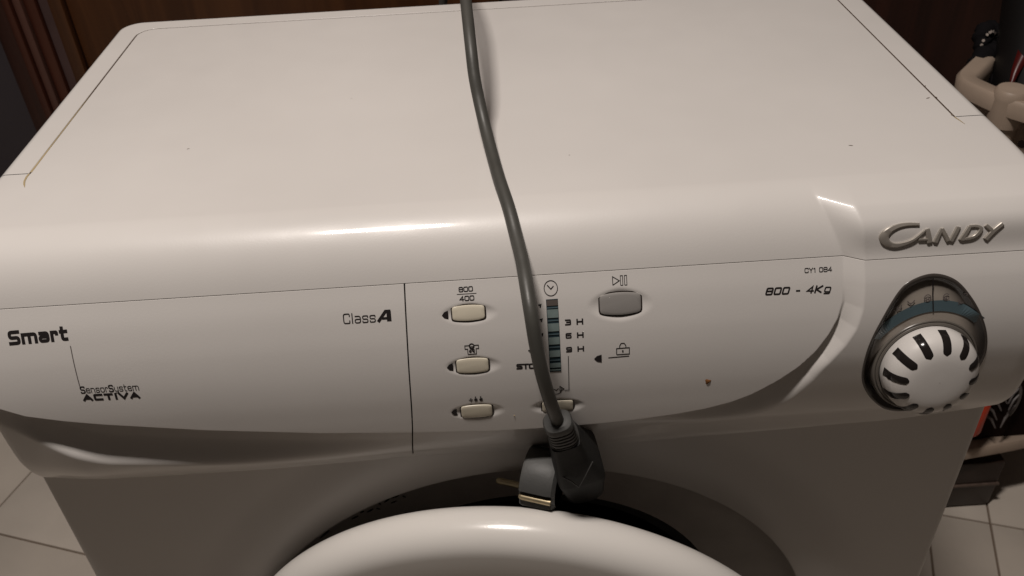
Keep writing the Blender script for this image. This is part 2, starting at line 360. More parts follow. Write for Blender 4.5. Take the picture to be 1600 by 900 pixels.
# ---- fascia and drawer front: one surface cut by the drawer's joint
GX = herm([.68, .6886, .720, .7332, .7834, .8220], [-.0650, -.0640, -.0608, -.0588, -.0558, -.0543])
_e2 = EDGE[9:][::-1]; EX = np.concatenate([[-.40], _e2[:, 0], [.1605, .17, .185, .4]]); EZ = np.concatenate([[.79], _e2[:, 1], [.7630, .7715, .7780, .7780]])-.00004
def fascia_mesh(name, xs_in, side, gapside, mname):
    """side: -1 drawer (left end), +1 fascia (right end)"""
    nz = 200; tt = np.linspace(0, 1, nz); rr = .011
    th = np.linspace(0, math.pi/2, nth)
    endx = (W2-rr)+rr*np.sin(th[1:]); endo = rr*(1-np.cos(th[1:]))
    if side > 0: x0 = np.concatenate([xs_in, endx, [W2, W2]]); of = np.concatenate([0*xs_in, endo, [rr+.015, rr+.05]])
    else: x0 = np.concatenate([[-W2, -W2], -endx[::-1], xs_in]); of = np.concatenate([[rr+.05, rr+.015], endo[::-1], 0*xs_in])
    T = tt[:, None]; X = np.repeat(x0[None], nz, 0)
    zb = BOT(X); zt = ZS-.0005; Z = zt+(zb-zt)*T
    ze = np.interp(X, EX, EZ); n1 = 118                    # one row runs along the edge of the middle panel
    f1 = np.linspace(0, 1, n1)[:, None]; f2 = np.linspace(0, 1, nz-n1+1)[1:, None]**1.35
    Z = np.vstack([zt+(ze[:1]-zt)*f1, ze[:1]+(zb[:1]-ze[:1])*f2])
    wgt = np.clip(1-np.abs(X-(-.0586))/.03, 0, 1); X = X+wgt*(GX(Z)-(-.0586))
    Xc = np.clip(X, -.2995, .2995)
    s = fascia_s(Xc, Z)
    ed = egg_dist(X, Z); s = s-.007*ss((ed-.0002)/.0009)
    Y = -s+of[None]
    # lips turned in
    top = (X[:1], Y[:1]+.0035, Z[:1]-.0002); bot = (X[-1:], Y[-1:]+.0055, Z[-1:]+.0003)
    X = np.vstack([top[0], X, bot[0]]); Y = np.vstack([top[1], Y, bot[1]]); Z = np.vstack([top[2], Z, bot[2]])
    if side > 0: X = np.hstack([X[:, :1], X]); Y = np.hstack([Y[:, :1]+.005, Y]); Z = np.hstack([Z[:, :1], Z])
    else: X = np.hstack([X, X[:, -1:]]); Y = np.hstack([Y, Y[:, -1:]+.005]); Z = np.hstack([Z, Z[:, -1:]])
    return grid(name, X, Y, Z, mname, wm, sharp=50)
xd = np.linspace(-(W2-.016), -.0586-.0004, 250)
xf = np.concatenate([[-.0586+.0004], np.linspace(-.0575, .155, 290)[:-1], np.linspace(.155, .193, 110)[:-1], np.linspace(.193, W2-.016, 160)])
drawer = fascia_mesh('detergent_drawer', xd, -1, 1, WH)
fascia = fascia_mesh('control_panel', xf, 1, -1, WH)

# ---- body front with the round opening; thin raised rim round it
CX, CZ, RO = .0036, .4561, .2113
na = 480; A = np.linspace(0, 2*math.pi, na, endpoint=False)
def reach(a):
    c, s_ = math.cos(a), math.sin(a); t = 9
    if c > 1e-6: t = min(t, (W2-CX)/c)
    if c < -1e-6: t = min(t, (-W2-CX)/c)
    if s_ < -1e-6: t = min(t, (.03-CZ)/s_)
    if s_ > 1e-6:
        lo_, hi_ = 0, t
        for _ in range(40):
            md = (lo_+hi_)/2
            if CZ+md*s_ < float(BOT(CX+md*c))-.0006: lo_ = md
            else: hi_ = md
        t = lo_
    return t
RT = np.array([reach(a) for a in A])
rf = np.concatenate([np.linspace(0, .6, 40), np.linspace(.6, 1, 60)[1:]])[:, None]
RR = RO+(RT[None]-RO)*rf
X = CX+RR*np.cos(A)[None]; Z = CZ+RR*np.sin(A)[None]
rim = .0045*ss((.262-RR)/.042)
Y = -rim+round_end(X, .005)
# rolled edge then wall going in
edge = [(RO-.0006, -.0042), (RO-.0010, -.0032), (RO-.0012, -.001)]
Xi = []; Yi = []; Zi = []
for r_, y_ in edge[::-1]: Xi.append(CX+r_*np.cos(A)); Yi.append(0*A+y_); Zi.append(CZ+r_*np.sin(A))
X = np.vstack([Xi, X]); Y = np.vstack([Yi, Y]); Z = np.vstack([Zi, Z])
body = grid('body_front', X, Y, Z, WE, wm, flip=True, sharp=60, closed=True)
bowl = revolve('door_recess', [(RO-.0010, -.002), (.2065, .004), (.200, .012), (.190, .019), (.178, .023), (.165, .025), (.150, .026)], (CX, 0, CZ), (1, 0, 0), (0, 0, 1), (0, 1, 0), BOWL, wm, 160)
drum = revolve('drum_seal', [(.151, .026), (.140, .030), (.132, .050), (.130, .16), (.0001, .16)], (CX, 0, CZ), (1, 0, 0), (0, 0, 1), (0, 1, 0), DARK, wm, 96)
for q, (x_, z_, l_, a_) in enumerate([(-.0936, .6216, .006, .8), (-.0893, .6171, .005, .5), (-.0812, .6223, .004, 2.0), (-.1069, .6114, .006, .6), (-.1011, .6114, .004, 2.2), (-.1186, .6060, .006, .5), (-.1413, .5965, .011, .75), (-.099, .6185, .004, 1.7), (-.1125, .612, .003, .3)]):
    def onbowl(x, z):
        x, z = CX+(x-CX)*.978, CZ+(z-CZ)*.978; r_ = math.hypot(x-CX, z-CZ); pr = [(RO, -.002), (.2065, .004), (.200, .012), (.190, .019), (.178, .023)]
        yy = .006
        for (ra, ya), (rb, yb) in zip(pr[:-1], pr[1:]):
            if rb <= r_ <= ra: yy = ya+(yb-ya)*(ra-r_)/(ra-rb)
        k = (r_-.0004)/r_
        return (CX+(x-CX)*k, yy-.0003, CZ+(z-CZ)*k)
    dx, dz = math.cos(a_)*l_/2, math.sin(a_)*l_/2
    ribbon3('printed_mark', [onbowl(x_-dx, z_-dz), onbowl(x_, z_), onbowl(x_+dx, z_+dz)], [.0008, .0016, .0010], INK, wm, up=(0, -1, 0))
ring = [onbowl(-.0890+.0042*math.cos(t), .6275+.0030*math.sin(t)) for t in np.linspace(0, 2*math.pi, 25)]
ribbon3('printed_mark', ring, .0015, INK, wm, up=(0, -1, 0))

# ---- sides, back, base and a dark core
prof = [(float(y)+.012, float(z)-.012) for y, z in [cap_profile(v)[:2] for v in np.linspace(L1*.3, VS, 14)]]
side = [(YB-.012, ZT-.012)]+prof+[(-.004, .78), (.004, .72), (.0095, .66), (.0095, .03), (YB-.012, .03)]
for sx in (-1, 1):
    V = [(sx*(W2-.0004), y, z) for y, z in side]+[(sx*(W2-.004), y, z) for y, z in side]; n_ = len(side)
    F = [tuple(range(n_)), tuple(range(2*n_-1, n_-1, -1))]+[(k, (k+1) % n_, n_+(k+1) % n_, n_+k) for k in range(n_)]
    mesh('side_panel', V, F, WE, wm, 30)
bm = bmesh.new(); box(bm, (-W2+.004, YB-.006, .03), (W2-.004, YB-.002, ZT-.006), .001); bm_obj('back_panel', bm, WE, wm)
bm = bmesh.new(); box(bm, (-W2+.006, .180, .035), (W2-.006, YB-.008, ZT-.0045)); box(bm, (-W2+.006, .012, .70), (W2-.006, .1795, ZT-.014))
bm_obj('light_block_core', bm, DARK, wm)  # unseen dark box added inside to block light
for sx in (-1, 1):
    for y_ in (.05, .30):
        bm = bmesh.new(); bmesh.ops.create_cone(bm, cap_ends=True, segments=20, radius1=.022, radius2=.018, depth=.031, matrix=Matrix.Translation((sx*.25, y_, .0155))); bm_obj('foot', bm, GAP, wm)

# ---- door, hinged on the left and standing slightly ajar
dk = .15; nn = Vector((-dk, -1, 0)).normalized(); du = Vector((1, -dk, 0)).normalized(); dv = Vector((0, 0, 1))
dc = Vector((-.003, -(.01+dk*(.197)), .467))
rc_, tc_, rt_ = .1936, .0107, .017
dp = [(.172, -.030), (.196, -.028), (.204, -.022), (.2085, -.008), (.2105, .002)]
dp = [(.160, -.002), (.198, -.0042)]+[(rc_+rt_*math.cos(t), tc_+rt_*math.sin(t)) for t in np.linspace(-.9, math.pi/2, 18)]+[(.186, .0279), (.176, .0277), (.165, .0268), (.155, .0245), (.148, .021), (.1455, .0185)]
door = revolve('door', dp, dc, du, dv, nn, WD, wm, 200, sharp=60)
revolve('door_glass_rim', [(.1458, .0190), (.1435, .0178), (.1415, .0150)], dc, du, dv, nn, mat('reddish_seal', (.12, .035, .03), .4, .4), door, 128)
revolve('door_glass', [(.1415, .0150), (.135, .006), (.12, -.012), (.09, -.03), (.05, -.04), (.0001, -.043)], dc, du, dv, nn, GLASS, door, 96)
revolve('door_back', [(.1415, .012), (.150, .000), (.161, -.0019)], dc, du, dv, nn, WD, door, 96)
bm = bmesh.new(); box(bm, (-.024, -.012, -.045), (.010, .012, .045), .003)
hg = bm_obj('hinge', bm, GREYB, wm); 
for v in hg.data.vertices: v.co += Vector((-.205, -.004, .467))
# ---------------------------------------------------------------- printing: letters drawn as strokes
GL = {
 'S': (1, [[(1,.88),(1,1),(0,1),(0,.5),(1,.5),(1,0),(0,0),(0,.12)]]), 'C': (1, [[(1,.75),(1,1),(0,1),(0,0),(1,0),(1,.25)]]),
 'A': (1.1, [[(0,0),(.55,1),(1.1,0)],[(.2,.3),(.9,.3)]]), 'T': (1, [[(0,1),(1,1)],[(.5,1),(.5,0)]]), 'I': (.12, [[(.06,0),(.06,1)]]),
 'V': (1.1, [[(0,1),(.55,0),(1.1,1)]]), 'H': (1, [[(0,0),(0,1)],[(1,0),(1,1)],[(0,.5),(1,.5)]]), 'O': (1, [[(.5,1),(0,1),(0,0),(1,0),(1,1),(.5,1)]]),
 'P': (1, [[(0,0),(0,1),(1,1),(1,.45),(0,.45)]]), 'Y': (1, [[(0,1),(.5,.45),(1,1)],[(.5,.45),(.5,0)]]), 'K': (1, [[(0,0),(0,1)],[(1,1),(.1,.48),(1,0)]]),
 '0': (1, [[(.5,1),(0,1),(0,0),(1,0),(1,1),(.5,1)]]), '1': (.45, [[(0,.8),(.35,1),(.35,0)]]), '3': (1, [[(0,.85),(0,1),(1,1),(1,0),(0,0),(0,.15)],[(.25,.52),(1,.52)]]),
 '4': (1, [[(.75,0),(.75,1),(0,.28),(1,.28)]]), '6': (1, [[(1,.85),(1,1),(0,1),(0,0),(1,0),(1,.55),(0,.55)]]), '8': (1, [[(.5,1),(0,1),(0,.53),(1,.53),(1,1),(.5,1)],[(0,.53),(0,0),(1,0),(1,.53)]]),
 '9': (1, [[(0,.15),(0,0),(1,0),(1,1),(0,1),(0,.47),(1,.47)]]), '-': (.45, [[(0,.4),(.45,.4)]]), ' ': (.55, []),
 'm': (1.5, [[(0,0),(0,.7)],[(0,.7),(.75,.7),(.75,0)],[(.75,.7),(1.5,.7),(1.5,0)]]), 'a': (.9, [[(.05,.7),(.9,.7),(.9,0),(0,0),(0,.38),(.9,.38)]]),
 'r': (.55, [[(0,0),(0,.7)],[(0,.7),(.55,.7),(.55,.56)]]), 't': (.6, [[(.15,1),(.15,0),(.6,0)],[(0,.7),(.6,.7)]]), 'e': (.9, [[(0,.36),(.9,.36),(.9,.7),(0,.7),(0,0),(.9,0),(.9,.14)]]),
 'n': (.9, [[(0,0),(0,.7)],[(0,.7),(.9,.7),(.9,0)]]), 's': (.85, [[(.85,.56),(.85,.7),(0,.7),(0,.36),(.85,.36),(.85,0),(0,0),(0,.14)]]), 'o': (.9, [[(.45,.7),(0,.7),(0,0),(.9,0),(.9,.7),(.45,.7)]]),
 'y': (.9, [[(0,.7),(0,.05),(.9,.05)],[(.9,.7),(.9,-.25),(.1,-.25)]]), 'l': (.12, [[(.06,0),(.06,1)]]), 'g': (.9, [[(.9,.02),(0,.02),(0,.7),(.9,.7),(.9,-.25),(.05,-.25)]]),
}
def rounded(pl, r, n=4):
    if len(pl) < 3: return pl
    closed = (pl[0] == pl[-1]); out = [pl[0]]
    for a, b, c in zip(pl[:-2], pl[1:-1], pl[2:]):
        A_, B, C_ = map(lambda q: Vector((q[0], q[1])), (a, b, c)); u = A_-B; v = C_-B; k = min(r, u.length*.48, v.length*.48)
        p, q = B+u.normalized()*k, B+v.normalized()*k
        for i in range(n+1):
            t = i/n; w_ = p*(1-t)**2+B*2*t*(1-t)+q*t*t; out.append((w_.x, w_.y))
    out.append(pl[-1]); return out
def ribbon2(pl, w):           # flat stroke with mitred joins: quads
    n = len(pl); P = [Vector(q) for q in pl]; V = []
    for i in range(n):
        if i == 0: t = (P[1]-P[0]).normalized(); m = 1
        elif i == n-1: t = (P[-1]-P[-2]).normalized(); m = 1
        else:
            a, b = (P[i]-P[i-1]).normalized(), (P[i+1]-P[i]).normalized(); t = (a+b)
            t = t.normalized() if t.length > 1e-6 else a; m = min(1/max(t.dot(a), .3), 2.2)
        s = Vector((-t.y, t.x)); V += [P[i]-s*w/2*m, P[i]+s*w/2*m]
    return V, [(2*i, 2*i+1, 2*i+3, 2*i+2) for i in range(n-1)]
LIFT = [.00016]
def print_flat(name, strokes, m, parent, label=None, surf=None):
    """strokes: list of (polyline in (x, z) metres, width); laid on the panel"""
    V = []; F = []
    for pl, w in strokes:
        d = []                # subdivide long runs so that they follow the curve
        for a, b in zip(pl[:-1], pl[1:]):
            k = max(1, int(math.hypot(b[0]-a[0], b[1]-a[1])/.004)); d += [(a[0]+(b[0]-a[0])*i/k, a[1]+(b[1]-a[1])*i/k) for i in range(k)]
        d.append(pl[-1]); v, f = ribbon2(d, w); o = len(V); V += v; F += [tuple(o+q for q in t) for t in f]
    xz = np.array([(v.x, v.y) for v in V])
    LIFT[0] = .00013+(LIFT[0]*1e7 % 7)*1e-5
    x, y, z = (surf or fpoint)(xz[:, 0], xz[:, 1], LIFT[0])
    o = mesh(name, np.stack([x, y, z], -1), F, m, parent, None)
    if label: o['label'] = label
    return o
def text_strokes(txt, x0, z0, x1, z1, h, w, rad=.2, gap=.32, slant=0, weights=None):
    gap_, rad_ = gap, rad
    tot = sum(GL[c][0] for c in txt)+gap_*(len(txt)-1); L = math.hypot(x1-x0, z1-z0); k = (L-w)/tot; ux, uz = (x1-x0)/L, (z1-z0)/L
    out = []; cx = w/2/k
    hh = h-w
    for i, c in enumerate(txt):
        for pl in GL[c][1]:
            if w > .22*h and len(pl) > 3:
                if abs(pl[0][0]-pl[1][0])+abs(pl[0][1]-pl[1][1]) < .32: pl = pl[1:]
                if abs(pl[-1][0]-pl[-2][0])+abs(pl[-1][1]-pl[-2][1]) < .32: pl = pl[:-1]
            q = [((cx+px)*k+slant*py*h, w/2+py*hh) for px, py in pl]
            q = rounded(q, rad_*h) if c not in 'AVYK4' else q
            ww = weights[i] if weights else w; q = [(x0+ux*a, z0+uz*a+b) for a, b in q]
            def ext(p_, r_):
                l = math.hypot(p_[0]-r_[0], p_[1]-r_[1]); return (p_[0]+(p_[0]-r_[0])/l*ww*.5, p_[1]+(p_[1]-r_[1])/l*ww*.5)
            if math.hypot(q[0][0]-q[-1][0], q[0][1]-q[-1][1]) > 1e-6: q = [ext(q[0], q[1])]+q[1:-1]+[ext(q[-1], q[-2])]
            out.append((q, ww))
        cx += GL[c][0]+gap_
    return out
def word(txt, x0, z0, x1, z1, h, w, m=INK, **kw):
    return print_flat('printed_word' if any(ch.isalpha() for ch in txt) else 'printed_number', text_strokes(txt, x0, z0, x1, z1, h, w, **kw), m, wm)
word('Smart', -.2672, .8040, -.2356, .8046, .0072, .0017, gap=.5, rad=.16)
print_flat('printed_line', [([(-.2352, .8019), (-.2350, .7797)], .00045)], INKG, wm)
word('SensorSystem', -.2352, .7753, -.2037, .7749, .0041, .00042, gap=.42, weights=[.0007]+[.0004]*5+[.0007]+[.0004]*5)
word('ACTIVA', -.2352, .7705, -.2042, .7700, .0041, .00125, gap=.5, rad=.12)
word('Class', -.0886, .8040, -.0712, .8039, .0052, .00055, gap=.40)
print_flat('printed_word', [([(-.0700, .8040), (-.0654, .8093)], .0016), ([(-.0640, .8040), (-.0640, .8093)], .0024), ([(-.0678, .8056), (-.0640, .8056)], .0012), ([(-.0659, .8092), (-.0630, .8092)], .0012)], INK, wm)
word('800', -.0257, .8158, -.0180, .8159, .0025, .00048)
print_flat('printed_line', [([(-.0268, .8149), (-.0163, .8149)], .0003)], INK, wm)
word('400', -.0256, .8115, -.0176, .8116, .0025, .00048)
for n_, z_ in ((3, .7960), (6, .7888), (9, .7810)):
    word('%d' % n_, .0304, z_, .0337, z_, .0031, .00075, rad=.15); word('H', .0366, z_, .0403, z_, .0031, .0008)
word('STOP', .0027, .7727, .0165, .7723, .0034, .0009, rad=.15)
for x_, z_ in ((.0174, .8066), (.0177, .7992), (.0112, .7900), (.0106, .7828), (.0176, .7915)):
    print_flat('printed_mark', [([(x_-.0009, z_+.0006), (x_+.0004, z_+.0008), (x_, z_-.0006)], .0007)], INK, wm)
word('CY1 084', .1608, .8145, .1757, .8144, .0024, .00042, gap=.35)
word('800 - 4K', .1392, .8048, .1700, .8043, .0039, .00085, gap=.42, slant=.25, rad=.15)
word('g', .1712, .8044, .1748, .8042, .0040, .0007, gap=.3, slant=.25, rad=.15)
def circle(cx, cz, r, w, n=24, a0=0, a1=2*math.pi, rz=None): return ([(cx+r*math.cos(a0+(a1-a0)*i/n), cz+(rz or r)*math.sin(a0+(a1-a0)*i/n)) for i in range(n+1)], w)
print_flat('printed_clock', [circle(.0237, .8150, .0036, .0004), ([(.0218, .8166), (.0237, .8146), (.0252, .8160)], .0005)], INK, wm)
print_flat('printed_symbol', [([(.0315, .7788), (.0314, .7571), (.0289, .7569)], .0004)], INK, wm)
print_flat('printed_symbol', [circle(.0243, .7577, .0030, .00045, 16, 2.2, 6.6), ([(.0222, .7588), (.0243, .7573), (.0256, .7586)], .0005), ([(.0264, .7565), (.0286, .7580), (.0264, .7600), (.0264, .7565)], .0005)], INK, wm)
print_flat('printed_symbol', [([(.0571, .8146), (.0571, .8186), (.0607, .8165), (.0571, .8146)], .0004), ([(.0613, .8143), (.0613, .8188), (.0625, .8188), (.0625, .8143), (.0613, .8143)], .00035), ([(.0635, .8143), (.0635, .8188), (.0647, .8188), (.0647, .8143), (.0635, .8143)], .00035)], INK, wm)
print_flat('printed_padlock', [([(.0581, .7778), (.0581, .7814), (.0651, .7815), (.0651, .7778), (.0581, .7778)], .00045), ([(.0598, .7815), (.0598, .7828), (.0606, .7842), (.0623, .7842), (.0632, .7828), (.0632, .7815)], .00045), ([(.0615, .7802), (.0615, .7790)], .0008)], INK, wm)
print_flat('printed_line', [([(.0535, .7762), (.0650, .7765)], .0005)], INK, wm)
def fan(cx, cz, w, h):        # solid pointer with its point to the left and a bowed right side
    pts = [(cx-w/2, cz), (cx-w*.1, cz+h*.36), (cx+w/2, cz+h/2), (cx+w/2, cz-h/2), (cx-w*.1, cz-h*.36)]
    x, y, z = fpoint(np.array([p[0] for p in pts]), np.array([p[1] for p in pts]), .00025)
    return mesh('printed_pointer', np.stack([x, y, z], -1), [(0, 1, 2, 3, 4)], INK, wm, None)
fan(-.0340, .8051, .0034, .0044); fan(-.0337, .7765, .0034, .0048); fan(-.0339, .7461, .0033, .0050); fan(.0477, .7761, .0042, .0046)
# tub-shaped shirt, and drops with a plus
print_flat('printed_symbol', [([(-.0232, .7836), (-.0232, .7866), (-.0246, .7866), (-.0246, .7885), (-.0225, .7885), (-.0218, .7878), (-.0200, .7878), (-.0193, .7885), (-.0172, .7885), (-.0172, .7866), (-.0186, .7866), (-.0186, .7836), (-.0232, .7836)], .00042), circle(-.0209, .7881, .0013, .0006, 12), circle(-.0218, .7852, .0005, .0006, 8), circle(-.0202, .7858, .0006, .0006, 8), ([(-.0220, .7868), (-.0206, .7862)], .0005), ([(-.0203, .7848), (-.0194, .7845)], .0006)], INK, wm)
def drop(cx, cz): return [([(cx, cz+.0018), (cx-.0004, cz+.0006)], .0005), circle(cx, cz-.0006, .0005, .0011, 10)]
print_flat('printed_symbol', [([(-.0249, .7545), (-.0225, .7545)], .0006), ([(-.0237, .7533), (-.0237, .7558)], .0006)]+drop(-.0209, .7550)+drop(-.0180, .7550), INK, wm)

# ---------------------------------------------------------------- buttons
def fnormal(x, z):
    a = Vector([float(v) for v in fpoint(x, z, 0)]); b = Vector([float(v) for v in fpoint(x, z, 1)]); return (b-a).normalized()
def button(name, cx, cz, hw, hh, bulge, m, height=.0010, taper=0):
    sn = Vector((0, 0, 0)); e = .003
    n = Vector((0, 0, 0))
    for dx in (-.02, .02):
        for dz in (-.008, .008): n += fnormal(cx+dx, cz+dz)
    n.normalize(); u = Vector((1, 0, 0)); u = (u-n*u.dot(n)).normalized(); v = n.cross(u)
    if v.z < 0: v = -v
    base = Vector([float(q) for q in fpoint(cx, cz, 0)])
    def outl(k, wx, wz):
        q = []
        for i in range(12): t = -1+2*i/12; q.append((t*wx, (wz+bulge*(1-t*t))))
        for i in range(6): t = 1-2*i/6; q.append((wx, t*wz))
        for i in range(12): t = 1-2*i/12; q.append((t*wx, -(wz+bulge*(1-t*t))))
        for i in range(6): t = -1+2*i/6; q.append((-wx, t*wz))
        # soften the four corners
        n_ = len(q); q = [((q[i-1][0]+2*q[i][0]+q[(i+1) % n_][0])/4, (q[i-1][1]+2*q[i][1]+q[(i+1) % n_][1])/4) for i in range(n_)]
        return q
    ds = [(Vector([float(q_) for q_ in fpoint(cx+a, cz+b, 0)])-base).dot(n) for a, b in outl(0, hw+.0006, hh+.0006)]
    base = base+n*(sum(ds)/len(ds)-.0003); hg_ = max(ds)-sum(ds)/len(ds)
    rings = []
    for ins, h in ((0, -.003), (0, height*.55), (.0002, height*.85), (.0006, height), (.0016, height+.0002)):
        rings.append([base+u*a+v*b+n*h for a, b in outl(0, hw-ins, hh-ins)])
    b_ = loft(name, rings, m, wm, cap=True, sharp=35)
    g = [[base+u*a+v*b+n*h for a, b in outl(0, hw+w_, hh+w_)] for w_, h in ((.00062, -.003), (.00062, hg_*.35+.0003), (-.0001, hg_*.35+.0003), (-.0001, -.003))]
    gg = loft('button_gap', g, GAP, b_, cap=False, sharp=30)
    return b_
button('push_button', -.0213, .8051, .0088, .0036, .0008, CREAM)
button('push_button', -.0212, .7764, .0088, .0039, .0008, CREAM)
button('push_button', -.0210, .7459, .0088, .0040, .0007, CREAM)
button('push_button', .0249, .7457, .0088, .0036, .0004, CREAM)
sb = button('start_button', .0608, .8047, .0112, .0050, .0013, GREYB, .0012)
# ---- column of stage lights between clock symbol and padlock
strip = print_flat('indicator_window', [([(.02395, .8098), (.0242, .7698)], .0064)], TEALD, wm)
zz = [(.8085, .8070), (.8052, .8012), (.7986, .7942), (.7916, .7874), (.7840, .7800), (.7768, .7732), (.7718, .7702)]
def lit(z0, z1, m, lift=.0006):
    V = []
    xs_ = (.0210, .0240, .0270)
    x = np.array([[a+.0002*(.8098-z)/.04 for a in xs_] for z in (z0, (z0+z1)/2, z1)]); z = np.array([[q]*3 for q in (z0, (z0+z1)/2, z1)])
    X, Y, Z = fpoint(x, z, lift); return grid('indicator_light', X, Y, Z, m, strip, sharp=None)
lit(.8094, .8066, mat('smoked_lens', (.12, .10, .09), .2, .5), .00045)
for z0, z1 in ((.8048, .8005), (.7976, .7934), (.7902, .7862), (.7828, .7790), (.7754, .7726), (.7716, .7708)): lit(z0, z1, TEAL)
for z0 in (.8056, .7990, .7918, .7846, .7770): lit(z0+.0003, z0-.0003, BLUE, .0005)

# ---------------------------------------------------------------- dial window and knob
cen = np.array([.2305, .7600]); rings = []; nE = len(EGG); floor_d = .0035
def dial_surf(x, z, lift=0):
    x = np.asarray(x, float); z = np.asarray(z, float); X, Y, Z = fpoint(x, z, 0)
    return X, Y+floor_d*ss(egg_dist(x, z)/.0045)-lift, Z
sets = [(1.020, -.0002), (1.012, .0003), (1.0, .0004), (.985, .0003), (.970, -.0006)]
Xs = []; Ys = []; Zs = []
for k, l in sets:
    q = cen+(EGG-cen)*k; x, y, z = fpoint(q[:, 0], q[:, 1], l); Xs.append(x); Ys.append(y); Zs.append(z)
rimE = grid('dial_window_rim', np.array(Xs), np.array(Ys), np.array(Zs), DIALD, wm, closed=True, sharp=60)
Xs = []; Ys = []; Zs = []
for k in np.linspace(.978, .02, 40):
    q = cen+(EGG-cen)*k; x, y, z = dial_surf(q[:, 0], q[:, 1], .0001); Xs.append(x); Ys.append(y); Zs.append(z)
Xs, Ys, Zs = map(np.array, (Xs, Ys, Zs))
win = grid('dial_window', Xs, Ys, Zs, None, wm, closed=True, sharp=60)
# window colour per point: dark at the border and low down, paler above
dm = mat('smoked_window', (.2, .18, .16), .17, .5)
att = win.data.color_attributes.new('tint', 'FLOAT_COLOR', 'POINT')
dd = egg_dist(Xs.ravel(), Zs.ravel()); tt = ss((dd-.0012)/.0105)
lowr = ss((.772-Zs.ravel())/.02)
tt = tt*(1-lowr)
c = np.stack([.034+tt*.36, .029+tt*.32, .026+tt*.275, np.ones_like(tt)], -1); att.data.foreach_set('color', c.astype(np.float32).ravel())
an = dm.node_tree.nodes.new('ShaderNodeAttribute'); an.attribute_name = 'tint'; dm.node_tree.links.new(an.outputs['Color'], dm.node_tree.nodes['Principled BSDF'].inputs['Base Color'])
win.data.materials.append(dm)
K = Vector((.2322, 0, .7575)); K.y = -float(fascia_s(K.x, K.z))+.001
kn = Vector((0, -math.cos(math.radians(10)), math.sin(math.radians(10)))); ku = Vector((1, 0, 0)); kv = Vector((0, math.sin(math.radians(10)), math.cos(math.radians(10))))
def on_dial(strokes, name, m, lift=.0006):
    strokes = [([(a, b+.0014) for a, b in pl], w) for pl, w in strokes]
    V = []; F = []
    for pl, w in strokes:
        v, f = ribbon2(pl, w); o = len(V); V += v; F += [tuple(o+q for q in t) for t in f]
    xz = np.array([(v.x, v.y) for v in V]); x, y, z = dial_surf(xz[:, 0], xz[:, 1], lift)
    return mesh(name, np.stack([x, y, z], -1), F, m, win, None)
on_dial([([(.2325+.0375*math.cos(a), .7560+.0375*math.sin(a)) for a in np.linspace(math.radians(50), math.radians(146), 48)], .0060)], 'blue_band', BLUE, .0006)
on_dial([([(.2284, .8096), (.2297, .8010), (.2310, .7905)], .0007)], 'pointer_line', INK, .0010)
on_dial([([(.2100, .7945), (.2085, .7938), (.2095, .7926), (.2080, .7918)], .0005), ([(.2108, .7948), (.2110, .7922), (.2118, .7938), (.2128, .7928), (.2132, .7954)], .0005)], 'dial_symbol', INKG, .0009)
on_dial([([(.2162, .7972), (.2172, .7962), (.2182, .7958), (.2194, .7964), (.2202, .7976)], .0006), ([(.2182, .7958), (.2182, .7942)], .0007)], 'dial_symbol', INKG, .0009)
on_dial([circle(.2272, .7982, .0018, .0005, 16), circle(.2272, .7982, .0007, .0005, 10)], 'dial_symbol', INKG, .0009)
on_dial([circle(.2374, .7982, .0017, .0005, 14, .6, 6.0), circle(.2371, .7978, .0006, .0006, 8)], 'dial_symbol', INKG, .0009)
on_dial([([(.2440, .7958), (.2458, .7942), (.2470, .7950)], .0006), ([(.2450, .7962), (.2446, .7936)], .0005)], 'dial_symbol', INKG, .0009)
on_dial([circle(.2462, .8006, .0009, .0006, 8)], 'dial_symbol', INKG, .0009)
collar = revolve('knob_collar', [(.0296, -.006), (.0296, .0002), (.0291, .0009), (.0284, .0010), (.0281, .0004), (.0277, .0012), (.0271, .0014), (.0262, .001), (.0258, -.004)], K, ku, kv, kn, mat('grey_collar', (.15, .135, .118), .3, .5, var=.1), wm, 96)
kp = [(.0265, -.002), (.0276, .003), (.0277, .0065), (.0272, .0098), (.0258, .0130), (.0236, .0155), (.0208, .0173), (.0175, .0184), (.0135, .0190), (.0080, .0193), (.0002, .0194)]
knob = revolve('program_knob', [(r*.945, t*.95) for r, t in kp], K, ku, kv, kn, WH, wm, 96, sharp=80)
kp = [(r*.945, t*.95) for r, t in kp]
def kh(r):
    for (ra, ta), (rb, tb) in zip(kp[2:-1], kp[3:]):
        if rb <= r <= ra: return ta+(tb-ta)*(ra-r)/(ra-rb)
    return .0062
for i in range(12):
    a = math.radians(85-30*i); V = []; F = []; ni = 9
    for k in range(ni):
        f = k/(ni-1); r = .0262-(.0262-.0165)*f; hw_ = .0023*(1 if f < .75 else math.sqrt(max(.05, 1-((f-.75)/.26)**2)))
        for s_, dz in ((-1, .00012), (-.6, .0004), (0, .00048), (.6, .0004), (1, .00012)):
            aa = a+s_*hw_/r; h = kh(r)+dz*(1 if 0 < k < ni-1 else .4)
            V.append(K+ku*(r+.0003)*math.cos(aa)+kv*(r+.0003)*math.sin(aa)+kn*h)
    for k in range(ni-1):
        for j in range(4): F.append((k*5+j, k*5+j+1, (k+1)*5+j+1, (k+1)*5+j))
    mesh('grip_slot', V, F, BLACKG, knob, 60)

